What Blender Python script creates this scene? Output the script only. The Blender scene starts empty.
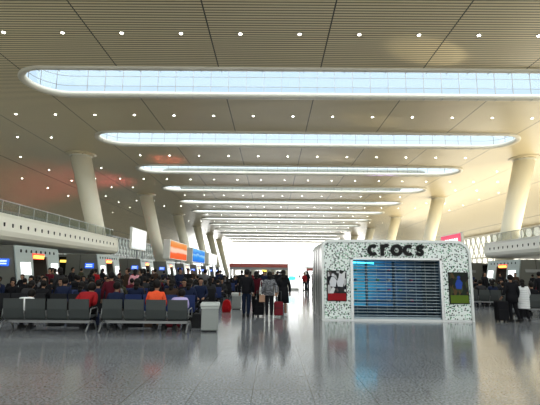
import bpy, bmesh, math, random
from mathutils import Vector, Matrix
from math import sin, cos, pi, radians
random.seed(7)
SC = bpy.context.scene
COL = SC.collection

# ---------------------------------------------------------------- camera
cam_d = bpy.data.cameras.new('camera'); cam = bpy.data.objects.new('camera', cam_d); COL.objects.link(cam)
cam_d.sensor_width = 36.0; cam_d.lens = 430.0 / 540.0 * 36.0
cam_d.clip_start = 0.1; cam_d.clip_end = 2000
_p, _r, _y = radians(9.3), radians(0.6), radians(-0.4)
F = Vector((sin(_y) * cos(_p), cos(_y) * cos(_p), sin(_p)))
R = Vector((cos(_y), -sin(_y), 0)); U = R.cross(F)
R2 = R * cos(_r) + U * sin(_r); U2 = -R * sin(_r) + U * cos(_r)
cam.matrix_world = Matrix(((R2.x, U2.x, -F.x, 0), (R2.y, U2.y, -F.y, 0), (R2.z, U2.z, -F.z, 1.6), (0, 0, 0, 1)))
SC.camera = cam

# ---------------------------------------------------------------- view, world, light
SC.view_settings.view_transform = 'Standard'
SC.view_settings.look = 'None'
SC.view_settings.gamma = 1.0
SC.view_settings.exposure = 0.48
SC.view_settings.use_curve_mapping = False

W = bpy.data.worlds.new('hazy_sky'); SC.world = W; W.use_nodes = True
nt = W.node_tree; nt.nodes.clear()
wo = nt.nodes.new('ShaderNodeOutputWorld'); bg = nt.nodes.new('ShaderNodeBackground')
tc = nt.nodes.new('ShaderNodeTexCoord'); sp = nt.nodes.new('ShaderNodeSeparateXYZ'); rp = nt.nodes.new('ShaderNodeValToRGB')
nt.links.new(tc.outputs['Generated'], sp.inputs[0]); nt.links.new(sp.outputs['Z'], rp.inputs[0])
nt.links.new(rp.outputs[0], bg.inputs[0]); nt.links.new(bg.outputs[0], wo.inputs[0])
cr = rp.color_ramp
cr.elements[0].position = 0.0; cr.elements[0].color = (1.0, 1.0, .97, 1)
cr.elements[1].position = 1.0; cr.elements[1].color = (.20, .28, .36, 1)
for pos, c in ((.10, (.85, .88, .88)), (.2, (.42, .50, .54)), (.34, (.27, .35, .42)), (.5, (.22, .30, .38))):
    e = cr.elements.new(pos); e.color = (*c, 1)
bg.inputs[1].default_value = 1.85

def area(name, loc, rot, sx, sy, energy, color, portal=False):
    d = bpy.data.lights.new(name, 'AREA'); d.shape = 'RECTANGLE'; d.size = sx; d.size_y = sy
    d.energy = energy; d.color = color
    if portal: d.cycles.is_portal = True
    o = bpy.data.objects.new(name, d); COL.objects.link(o); o.location = loc; o.rotation_euler = rot
    return o

CX = 4.45            # axis of the hall
HC = 19.6            # ceiling height
Y0, Y1 = -30.0, 275.0
HALF = 57.0
SKY_Y = [39.0 + 17.55 * k for k in range(-3, 13)]
SKY_HX, SKY_R = 28.55, 3.2
# added warm fill lamps without fixtures, brightening the ceiling along both sides
area('ceiling_fill_right', (CX + 37, 92, 7.4), (pi, 0, 0), 9, 104, 7600, (1, .86, .60))
area('ceiling_fill_left', (CX - 36, 60, 7.4), (pi, 0, 0), 9, 110, 150, (1, .9, .72))
# daylight entering through the glazed fronts and the skylights
area('day_side_right', (CX + HALF - .6, 90, 6.5), (0, radians(90), 0), 11, 230, 15000, (1, .95, .82))
area('day_side_left', (CX - HALF + .6, 90, 6.5), (0, radians(-90), 0), 11, 230, 400, (.93, .97, 1))
area('day_end', (CX, Y1 - .6, 9), (radians(90), 0, pi), 108, 17, 26000, (1, .99, .95))
area('day_front', (CX, Y0 + .6, 8), (radians(90), 0, 0), 100, 14, 3300, (1, .97, .92))
for i, y in enumerate(SKY_Y[:12]):
    area('day_skylight', (CX, y, HC + 3.35), (0, 0, 0), 54, 5.2, 3000, (.90, .96, 1))

def spot(name, loc, to, energy, color, size, blend=.6, rad=.3):
    d = bpy.data.lights.new(name, 'SPOT'); d.energy = energy; d.color = color; d.spot_size = radians(size); d.spot_blend = blend; d.shadow_soft_size = rad
    o = bpy.data.objects.new(name, d); COL.objects.link(o); o.location = loc
    o.rotation_euler = (Vector(to) - Vector(loc)).to_track_quat('-Z', 'Y').to_euler(); return o
# added spots imitating sun streaks (warm) and tinted patches (red, purple) on the ceiling
spot('sun_streak_spot', (33, 42.5, 7.5), (13, 33.0, HC), 11000, (1, .88, .62), 10)
spot('sun_streak_spot', (33, 58, 7.5), (12, 49, HC), 5500, (1, .88, .62), 10)
spot('sun_streak_spot', (33, 75, 7.5), (10, 66, HC), 6000, (1, .84, .6), 9)
spot('ceiling_tint_spot', (-19, 72, 8.5), (-17.5, 68, HC), 2800, (1, .2, .14), 34, 1, 1)
spot('ceiling_tint_spot', (-24, 88, 8.5), (-40, 82, HC), 5000, (1, .12, .14), 80, 1, 1)
spot('ceiling_tint_spot', (22, 78, 8.5), (20, 75, HC), 3500, (.6, .35, 1), 40, 1, 1)
# ---------------------------------------------------------------- materials
def mat(name, col, rough=.6, metal=0.0, emit=None, es=1.0, spec=.5, alpha=None, coat=0):
    m = bpy.data.materials.new(name); m.use_nodes = True
    b = m.node_tree.nodes['Principled BSDF']
    b.inputs['Base Color'].default_value = (*col, 1); b.inputs['Roughness'].default_value = rough
    b.inputs['Metallic'].default_value = metal; b.inputs['Specular IOR Level'].default_value = spec
    if emit: b.inputs['Emission Color'].default_value = (*emit, 1); b.inputs['Emission Strength'].default_value = es
    if alpha is not None: b.inputs['Alpha'].default_value = alpha
    if coat: b.inputs['Coat Weight'].default_value = coat
    return m
def nodes(m): return m.node_tree.nodes, m.node_tree.links, m.node_tree.nodes['Principled BSDF']
def add(N, t, **kw):
    n = N.new(t)
    for k, v in kw.items(): setattr(n, k, v)
    return n
def math_(N, L, op, a, b=None, clamp=False):
    n = N.new('ShaderNodeMath'); n.operation = op; n.use_clamp = clamp
    for i, v in enumerate((a, b)):
        if v is None: continue
        if isinstance(v, (int, float)): n.inputs[i].default_value = v
        else: L.new(v, n.inputs[i])
    return n.outputs[0]
def fabric(name, col, var=.25, rough=.85):
    m = mat(name, col, rough, spec=.12); N, L, b = nodes(m)
    t = add(N, 'ShaderNodeTexCoord'); n = add(N, 'ShaderNodeTexNoise'); n.inputs['Scale'].default_value = 60
    L.new(t.outputs['Object'], n.inputs['Vector'])
    mx = add(N, 'ShaderNodeMixRGB'); mx.inputs[1].default_value = (*[c * (1 - var) for c in col], 1); mx.inputs[2].default_value = (*[min(1, c * (1 + var)) for c in col], 1)
    L.new(n.outputs['Fac'], mx.inputs[0]); L.new(mx.outputs[0], b.inputs['Base Color'])
    return m

# floor: polished grey granite in 0.8 m tiles
M_floor = mat('polished_granite', (.2, .2, .2), .13, spec=.5); N, L, b = nodes(M_floor)
g = add(N, 'ShaderNodeNewGeometry'); s = add(N, 'ShaderNodeSeparateXYZ'); L.new(g.outputs['Position'], s.inputs[0])
def joint(N, L, v, period, off, w):
    a = math_(N, L, 'ADD', v, off + 8000 * period); a = math_(N, L, 'DIVIDE', a, period); a = math_(N, L, 'FRACT', a)
    return math_(N, L, 'LESS_THAN', a, w / period)
jx = joint(N, L, s.outputs['X'], .8, .26, .012); jy = joint(N, L, s.outputs['Y'], .8, .1, .012)
jj = math_(N, L, 'MAXIMUM', jx, jy)
n1 = add(N, 'ShaderNodeTexNoise'); n1.inputs['Scale'].default_value = 32; n1.inputs['Detail'].default_value = 3; L.new(g.outputs['Position'], n1.inputs['Vector'])
n2 = add(N, 'ShaderNodeTexNoise'); n2.inputs['Scale'].default_value = .8; L.new(g.outputs['Position'], n2.inputs['Vector'])
r1 = add(N, 'ShaderNodeValToRGB'); r1.color_ramp.elements[0].position = .38; r1.color_ramp.elements[1].position = .62
r1.color_ramp.elements[0].color = (.11, .118, .124, 1); r1.color_ramp.elements[1].color = (.32, .33, .345, 1)
L.new(n1.outputs['Fac'], r1.inputs[0])
m2 = add(N, 'ShaderNodeMixRGB', blend_type='MULTIPLY'); m2.inputs[0].default_value = .35; L.new(r1.outputs[0], m2.inputs[1]); L.new(n2.outputs['Fac'], m2.inputs[2])
m3 = add(N, 'ShaderNodeMixRGB'); L.new(jj, m3.inputs[0]); L.new(m2.outputs[0], m3.inputs[1]); m3.inputs[2].default_value = (.09, .09, .09, 1)
L.new(m3.outputs[0], b.inputs['Base Color'])
nb = add(N, 'ShaderNodeTexNoise'); nb.inputs['Scale'].default_value = 2.2; L.new(g.outputs['Position'], nb.inputs['Vector'])
bp = add(N, 'ShaderNodeBump'); bp.inputs['Strength'].default_value = .02; bp.inputs['Distance'].default_value = .05
L.new(nb.outputs['Fac'], bp.inputs['Height']); L.new(bp.outputs[0], b.inputs['Normal'])

# ceiling: aluminium strips across the hall with dark gaps, 9 m panel joints along it
M_ceil = mat('ceiling_strips', (.4, .37, .29), .38, spec=.5); N, L, b = nodes(M_ceil)
g = add(N, 'ShaderNodeNewGeometry'); s = add(N, 'ShaderNodeSeparateXYZ'); L.new(g.outputs['Position'], s.inputs[0])
gap = joint(N, L, s.outputs['Y'], .31, 0, .105)
jx = joint(N, L, s.outputs['X'], 9.07, 4.99, .10)
ab = add(N, 'ShaderNodeMixRGB'); L.new(gap, ab.inputs[0]); ab.inputs[1].default_value = (.72, .62, .41, 1); ab.inputs[2].default_value = (.13, .11, .06, 1)
ac = add(N, 'ShaderNodeMixRGB'); L.new(jx, ac.inputs[0]); L.new(ab.outputs[0], ac.inputs[1]); ac.inputs[2].default_value = (.03, .03, .025, 1)
L.new(ac.outputs[0], b.inputs['Base Color'])

M_rim = mat('pale_aluminium', (.56, .54, .46), .45)
M_white = mat('white_panel', (.78, .78, .72), .45)
M_cream = mat('cream_panel', (.88, .86, .74), .5)
M_column = mat('column_cladding', (.88, .85, .70), .45)
M_mull = mat('grey_mullion', (.30, .32, .33), .5)
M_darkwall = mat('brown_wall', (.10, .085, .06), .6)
M_black = mat('black_paint', (.010, .010, .010), .5, spec=.15)
M_chrome = mat('brushed_steel', (.38, .39, .38), .32, .9)
M_steel = mat('perforated_steel', (.062, .07, .067), .45, .5)
M_silver = mat('silver_cladding', (.40, .47, .46), .38, .15)
M_darkglass = mat('grey_cladding', (.15, .15, .125), .32)
M_bluechair = mat('blue_vinyl', (.012, .03, .13), .5)
M_lamp = mat('downlight_glow', (1, 1, 1), .5, emit=(1, .98, .90), es=15)
M_poster = mat('lit_white_panel', (.9, .9, .9), .5, emit=(1, 1, 1), es=1.1)
M_bluesign = mat('blue_lit_sign', (.02, .08, .5), .4, emit=(.02, .12, .75), es=.9)
M_signgrey = mat('pale_grey_sign', (.30, .30, .28), .5)
M_signtext = mat('sign_lettering', (.8, .85, 1), .4, emit=(.6, .75, 1), es=.8)
M_redsign = mat('red_lit_strip', (.7, .05, .02), .4, emit=(.9, .07, .02), es=1.0)
M_yelsign = mat('yellow_lit_text', (.9, .7, .1), .4, emit=(1, .72, .12), es=1.2)
M_screen = mat('counter_screen', (.6, .7, .5), .4, emit=(.85, .95, .75), es=1.4)
M_glass_g = mat('green_glass', (.12, .18, .13), .12, alpha=.28)
M_pane = bpy.data.materials.new('clear_glazing'); M_pane.use_nodes = True
def glazing(m, tint, gloss=.06):
    N = m.node_tree.nodes; L = m.node_tree.links; N.clear()
    o = N.new('ShaderNodeOutputMaterial'); t = N.new('ShaderNodeBsdfTransparent'); t.inputs[0].default_value = (*tint, 1)
    gl = N.new('ShaderNodeBsdfGlossy'); gl.inputs['Roughness'].default_value = .1; mx = N.new('ShaderNodeMixShader'); mx.inputs[0].default_value = gloss
    L.new(t.outputs[0], mx.inputs[1]); L.new(gl.outputs[0], mx.inputs[2]); L.new(mx.outputs[0], o.inputs[0])
glazing(M_pane, (.97, .99, 1), .03)
M_tint = bpy.data.materials.new('tinted_glazing'); M_tint.use_nodes = True; glazing(M_tint, (.16, .18, .16))
M_side = bpy.data.materials.new('side_glazing'); M_side.use_nodes = True; glazing(M_side, (.62, .60, .50))

# ---------------------------------------------------------------- mesh helpers
def box(bm, lo, hi, mi=0):
    v = [bm.verts.new((x, y, z)) for x in (lo[0], hi[0]) for y in (lo[1], hi[1]) for z in (lo[2], hi[2])]
    for f in ((0, 1, 3, 2), (4, 6, 7, 5), (0, 4, 5, 1), (2, 3, 7, 6), (0, 2, 6, 4), (1, 5, 7, 3)):
        bm.faces.new([v[i] for i in f]).material_index = mi
    return v
def cbox(bm, c, s, mi=0): return box(bm, [c[i] - s[i] / 2 for i in range(3)], [c[i] + s[i] / 2 for i in range(3)], mi)
def tube(bm, p0, p1, r0, r1=None, n=10, mi=0, caps=True):
    p0, p1 = Vector(p0), Vector(p1); r1 = r0 if r1 is None else r1
    d = (p1 - p0).normalized(); a = d.orthogonal().normalized(); c = d.cross(a)
    A = [bm.verts.new(p0 + (a * cos(t) + c * sin(t)) * r0) for t in [2 * pi * i / n for i in range(n)]]
    B = [bm.verts.new(p1 + (a * cos(t) + c * sin(t)) * r1) for t in [2 * pi * i / n for i in range(n)]]
    for i in range(n):
        f = bm.faces.new((A[i], A[(i + 1) % n], B[(i + 1) % n], B[i])); f.material_index = mi; f.smooth = True
    if caps:
        bm.faces.new(A[::-1]).material_index = mi; bm.faces.new(B).material_index = mi
def path(bm, pts, r, n=8):
    for a, b in zip(pts, pts[1:]): tube(bm, a, b, r, r, n)
def prism(bm, pts, y0, y1, mi=0, axis='Y'):
    def P(a, b, t):
        return (a, t, b) if axis == 'Y' else ((t, a, b) if axis == 'X' else (a, b, t))
    A = [bm.verts.new(P(a, b, y0)) for a, b in pts]; B = [bm.verts.new(P(a, b, y1)) for a, b in pts]
    n = len(pts)
    bm.faces.new(A[::-1]).material_index = mi; bm.faces.new(B).material_index = mi
    for i in range(n): bm.faces.new((A[i], A[(i + 1) % n], B[(i + 1) % n], B[i])).material_index = mi
def lathe(bm, prof, n=16, c=(0, 0), sy=1.0, smooth=True):
    rings = []
    for r, z in prof: rings.append([bm.verts.new((c[0] + r * cos(2 * pi * i / n), c[1] + sy * r * sin(2 * pi * i / n), z)) for i in range(n)])
    for A, B in zip(rings, rings[1:]):
        for i in range(n):
            f = bm.faces.new((A[i], A[(i + 1) % n], B[(i + 1) % n], B[i])); f.smooth = smooth
    bm.faces.new(rings[0][::-1]); bm.faces.new(rings[-1])
def ribbon(bm, pts, w, y0, y1):
    n = len(pts); out = []; inn = []
    for i, (x, z) in enumerate(pts):
        a = pts[max(0, i - 1)]; b = pts[min(n - 1, i + 1)]
        dx, dz = b[0] - a[0], b[1] - a[1]; l = math.hypot(dx, dz) or 1
        out.append((x - dz / l * w / 2, z + dx / l * w / 2)); inn.append((x + dz / l * w / 2, z - dx / l * w / 2))
    F1 = [bm.verts.new((x, y0, z)) for x, z in out]; F2 = [bm.verts.new((x, y0, z)) for x, z in inn]
    B1 = [bm.verts.new((x, y1, z)) for x, z in out]; B2 = [bm.verts.new((x, y1, z)) for x, z in inn]
    for i in range(n - 1):
        for q in ((F1, F2), (B2, B1), (B1, F1), (F2, B2)): bm.faces.new((q[0][i], q[0][i + 1], q[1][i + 1], q[1][i]))
    bm.faces.new((F1[0], F2[0], B2[0], B1[0])); bm.faces.new((F1[-1], B1[-1], B2[-1], F2[-1]))
def obj(name, bm, mats, parent=None, bev=0, loc=None):
    bmesh.ops.recalc_face_normals(bm, faces=bm.faces)
    me = bpy.data.meshes.new(name); bm.to_mesh(me); bm.free()
    for m in (mats if isinstance(mats, (list, tuple)) else [mats]): me.materials.append(m)
    o = bpy.data.objects.new(name, me); COL.objects.link(o)
    if parent: o.parent = parent
    if loc: o.location = loc
    if bev:
        md = o.modifiers.new('edge', 'BEVEL'); md.width = bev; md.segments = 2; md.limit_method = 'ANGLE'
    return o
def ob(name, mats, build, parent=None, bev=0, loc=None):
    bm = bmesh.new(); build(bm); return obj(name, bm, mats, parent, bev, loc)
def struct(o): o['kind'] = 'structure'; return o
def tag(o, label, cat, group=None, kind=None):
    o['label'] = label; o['category'] = cat
    if group: o['group'] = group
    if kind: o['kind'] = kind
    return o
def thing(name, label, cat, loc=(0, 0, 0), rz=0, group=None):
    o = bpy.data.objects.new(name, None); COL.objects.link(o); o.location = loc; o.rotation_euler = (0, 0, rz)
    return tag(o, label, cat, group)
KIDS = {}
def copy_tree(o, parent=None):
    if o not in KIDS: KIDS[o] = [c for c in bpy.data.objects if c.parent == o]
    c = o.copy(); COL.objects.link(c)
    if parent: c.parent = parent
    for k in KIDS[o]: copy_tree(k, c)
    return c
ORD = ['first', 'second', 'third', 'fourth', 'fifth', 'sixth', 'seventh', 'eighth', 'ninth', 'tenth', 'eleventh', 'twelfth', 'thirteenth', 'fourteenth', 'fifteenth', 'sixteenth', 'seventeenth', 'eighteenth', 'nineteenth', 'twentieth', 'twenty-first', 'twenty-second', 'twenty-third', 'twenty-fourth', 'twenty-fifth', 'twenty-sixth', 'twenty-seventh', 'twenty-eighth']

# ---------------------------------------------------------------- the hall
struct(ob('floor', M_floor, lambda bm: box(bm, (CX - HALF, Y0, -.3), (CX + HALF, Y1, 0))))

def prof(x):                      # ceiling height across the hall
    t = (abs(x) - 40) / (HALF - 40)
    return HC if t <= 0 else HC - 6.6 * (1 - cos(min(1, t) * pi / 2))
def stad(x):                      # half width of the skylight slot at x
    t = abs(x) - (SKY_HX - SKY_R)
    return SKY_R if t <= 0 else math.sqrt(max(0, SKY_R ** 2 - t * t))
def ceiling(bm):
    xs = [-HALF, -56, -54.5, -53, -51, -49, -47, -45, -43, -41.5, -40]
    q = [-SKY_HX + SKY_R * (1 - cos(i / 14 * pi / 2)) for i in range(15)]
    xs += [-34] + q; xs = xs + [0.0] + [-x for x in xs[::-1]]
    def strip(x0, x1, ya0, ya1, yb0, yb1, z0, z1):
        bm.faces.new([bm.verts.new(p) for p in ((CX + x0, ya0, z0), (CX + x1, ya1, z1), (CX + x1, yb1, z1), (CX + x0, yb0, z0))])
    H = 17.55 / 2
    for x0, x1 in zip(xs, xs[1:]):
        z0, z1 = prof(x0), prof(x1)
        prev = Y0
        for y in SKY_Y:
            if max(abs(x0), abs(x1)) <= SKY_HX + 1e-6:
                strip(x0, x1, prev, prev, y - stad(x0), y - stad(x1), z0, z1)
                strip(x0, x1, y + stad(x0), y + stad(x1), y + H, y + H, z0, z1)
            else: strip(x0, x1, prev, prev, y + H, y + H, z0, z1)
            prev = y + H
        if prev < Y1: strip(x0, x1, prev, prev, Y1, Y1, z0, z1)
    bmesh.ops.remove_doubles(bm, verts=bm.verts, dist=.001)
    for f in bm.faces:
        if abs(f.calc_center_median().x - CX) > 40: f.smooth = True
struct(ob('ceiling', M_ceil, ceiling))

def loop(off, n=16):
    pts = []; r = SKY_R + off; c = SKY_HX - SKY_R
    for i in range(n + 1): t = -pi / 2 + pi * i / n; pts.append((c + r * cos(t), r * sin(t)))
    for i in range(n + 1): t = pi / 2 + pi * i / n; pts.append((-c + r * cos(t), r * sin(t)))
    return pts
# each skylight is a window of the roof: rounded rim, upstand, panes and mullions
def rim_bm(bm):
    prof_ = [(.14, 0.02), (.16, -.16), (.08, -.24), (-.10, -.26), (-.34, -.20), (-.50, -.02), (-.52, .16), (-.42, .30), (-.20, .36)]
    rings = [[bm.verts.new((x, y, z)) for x, y in loop(o)] for o, z in prof_]
    n = len(rings[0])
    for A, B in zip(rings, rings[1:]):
        for i in range(n):
            f = bm.faces.new((A[i], A[(i + 1) % n], B[(i + 1) % n], B[i])); f.smooth = True
GZ0, GZ1 = .34, 3.5
def mull_bm(bm):                  # upright bars 1.83 m apart round the raised glass wall, two transoms
    c = SKY_HX - SKY_R; r = SKY_R - .3
    for k in range(-13, 14):
        for s_ in (-1, 1): cbox(bm, (k * 1.83, s_ * r, (GZ0 + GZ1) / 2), (.05, .10, GZ1 - GZ0))
    for q in (-1, 1):
        for a in (-60, -30, 0, 30, 60):
            x, y = q * (c + r * cos(radians(a))), r * sin(radians(a)); tube(bm, (x, y, GZ0), (x, y, GZ1), .035, n=6)
    for z in (.92, 1.98, 3.05):
        L_ = loop(-.3, 24); n = len(L_)
        A = [[bm.verts.new((x, y, z + dz)) for x, y in lp_] for lp_, dz in ((L_, -.02), (L_, .02), (loop(-.36, 24), .02), (loop(-.36, 24), -.02))]
        for i in range(n):
            for p_ in range(4): bm.faces.new((A[p_][i], A[p_][(i + 1) % n], A[(p_ + 1) % 4][(i + 1) % n], A[(p_ + 1) % 4][i]))
def pane_bm(bm):
    lp_ = loop(-.3); A = [bm.verts.new((x, y, GZ0)) for x, y in lp_]; B = [bm.verts.new((x, y, GZ1)) for x, y in lp_]; n = len(lp_)
    for i in range(n): bm.faces.new((A[i], A[(i + 1) % n], B[(i + 1) % n], B[i])).smooth = True
def cap_bm(bm):
    A = [bm.verts.new((x, y, GZ1)) for x, y in loop(0)]; B = [bm.verts.new((x, y, GZ1 + .25)) for x, y in loop(0)]; n = len(A)
    bm.faces.new(A); bm.faces.new(B[::-1])
    for i in range(n): bm.faces.new((A[i], A[(i + 1) % n], B[(i + 1) % n], B[i]))
def joints_bm(bm):
    for k in range(-14, 15):
        for s_ in (-1, 1): cbox(bm, (k * 1.83 * 1.0, s_ * (SKY_R - .17), -.24), (.035, .62, .06))
for i, y in enumerate(SKY_Y):
    if i == 0:
        W0 = ob('window_1', M_rim, rim_bm); struct(W0)
        ob('mullion', M_mull, mull_bm, W0); ob('pane', M_pane, pane_bm, W0); ob('roof_cap', M_white, cap_bm, W0); ob('rim_joint', M_mull, joints_bm, W0)
        w = W0
    else: w = copy_tree(W0); w.name = 'window_%d' % (i + 1)
    w.location = (CX, y, HC); struct(w)

# side fronts: glass behind a diamond lattice of bars
def lattice(bm, x):
    h = 13.2; st = 3.2
    y = Y0
    while y < Y1:
        for s_ in (-1, 1):
            a = Vector((x, y, 0)); b_ = Vector((x, y + s_ * h * .55, h)); tube(bm, a, b_, .16, .16, 4)
        y += st
    box(bm, (x - .2, Y0, 12.7), (x + .2, Y1, 13.2)); box(bm, (x - .2, Y0, 6.4), (x + .2, Y1, 6.8))
for side, x, m in (('left', CX - HALF, M_tint), ('right', CX + HALF, M_side)):
    w = struct(ob('window_' + str(20 if side == 'left' else 21), m, lambda bm: bm.faces.new([bm.verts.new(p) for p in ((x, Y0, 0), (x, Y1, 0), (x, Y1, 13.4), (x, Y0, 13.4))])))
    ob('lattice_frame', M_mull if side == 'left' else M_white, lambda bm: lattice(bm, x + (.3 if side == 'left' else -.3)), w)
# far and near glass fronts
def grid_front(bm, y):
    for k in range(-9, 10): cbox(bm, (CX + k * 6.0, y, 9.8), (.25, .3, 19.6))
    for z in (4.2, 9, 14): cbox(bm, (CX, y, z), (2 * HALF, .25, .2))
for n_, y in ((22, Y1), (23, Y0)):
    w = struct(ob('window_%d' % n_, M_pane, lambda bm: bm.faces.new([bm.verts.new(p) for p in ((CX - HALF, y, 0), (CX + HALF, y, 0), (CX + HALF, y, 13.1), (CX + 47, y, HC), (CX - 47, y, HC), (CX - HALF, y, 13.1))])))
    ob('frame', M_white, lambda bm: grid_front(bm, y), w)

# leaning columns with collars
def column(side, y, label):
    s_ = -1 if side == 'left' else 1
    t = thing('column', label, 'column', (CX + s_ * 29.1, y, 0), group='leaning pale columns')
    dx = s_ * 5.45
    ob('shaft', M_column, lambda bm: tube(bm, (0, 0, 0), (dx, 0, 19.3), 1.12, 1.5, 32), t)
    ob('collar', M_rim, lambda bm: lathe(bm, [(1.56, 19.14), (1.64, 19.18), (1.66, 19.26), (1.60, 19.34)], 32, (dx, 0)), t)
    ob('capital', M_ceil, lambda bm: lathe(bm, [(1.58, 19.3), (1.7, 19.40), (1.95, 19.5), (2.3, 19.59)], 32, (dx, 0)), t)
    return t
for i, y in enumerate((65, 100, 135, 170, 205, 240)):
    for side in ('left', 'right'):
        column(side, y, 'pale round column leaning outward, %s in the row along the %s side' % (ORD[i], side))

# galleries: cream parapet over a dark soffit, glass rail on top
def gallery(side):
    s_ = -1 if side == 'left' else 1
    fx = CX + s_ * 26.15; ye = 60.5 if side == 'left' else 62.5
    def par(bm):
        pts = [(0, 6.15), (.05, 5.9), (-.02, 5.2), (-.10, 4.75), (0, 4.35), (.25, 4.08), (.7, 3.98), (12, 3.98), (12, 4.3), (.9, 4.4), (.5, 6.1), (.35, 6.2)]
        A = []; B = []
        for a, z in pts: A.append(bm.verts.new((fx + s_ * a, Y0, z))); B.append(bm.verts.new((fx + s_ * a, ye, z)))
        n = len(pts); bm.faces.new(A); bm.faces.new(B[::-1])
        for i in range(n): bm.faces.new((A[i], A[(i + 1) % n], B[(i + 1) % n], B[i]))
        y = 8
        while y < ye - 1:
            cbox(bm, (fx - s_ * .0, y, 5.25), (.10, .18, .32), 1); y += 1.15
    struct(ob('trim_1' if side == 'left' else 'trim_2', [M_cream if side == 'left' else M_white, M_black], par))
    r = thing('glass_railing', 'green-tinted glass railing along the %s gallery edge' % side, 'railing', (fx + s_ * .8, 0, 6.15), group='gallery glass railings')
    ob('glass_panel', M_glass_g, lambda bm: box(bm, (-.01, 2, -.9), (.01, ye - .3, 1.15)), r)
    ob('handrail', M_chrome, lambda bm: tube(bm, (0, 2, 1.2), (0, ye - .3, 1.2), .045), r)
    for k in range(24):
        y = 4 + k * 2.4
        if y < ye: ob('post', M_chrome, lambda bm: box(bm, (-.04, y - .03, -.9), (.04, y + .03, 1.18)), r)
    # back wall under the gallery
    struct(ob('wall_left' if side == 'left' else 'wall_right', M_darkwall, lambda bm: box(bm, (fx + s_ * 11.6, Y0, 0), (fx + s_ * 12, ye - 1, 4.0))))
gallery('left'); gallery('right')

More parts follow.
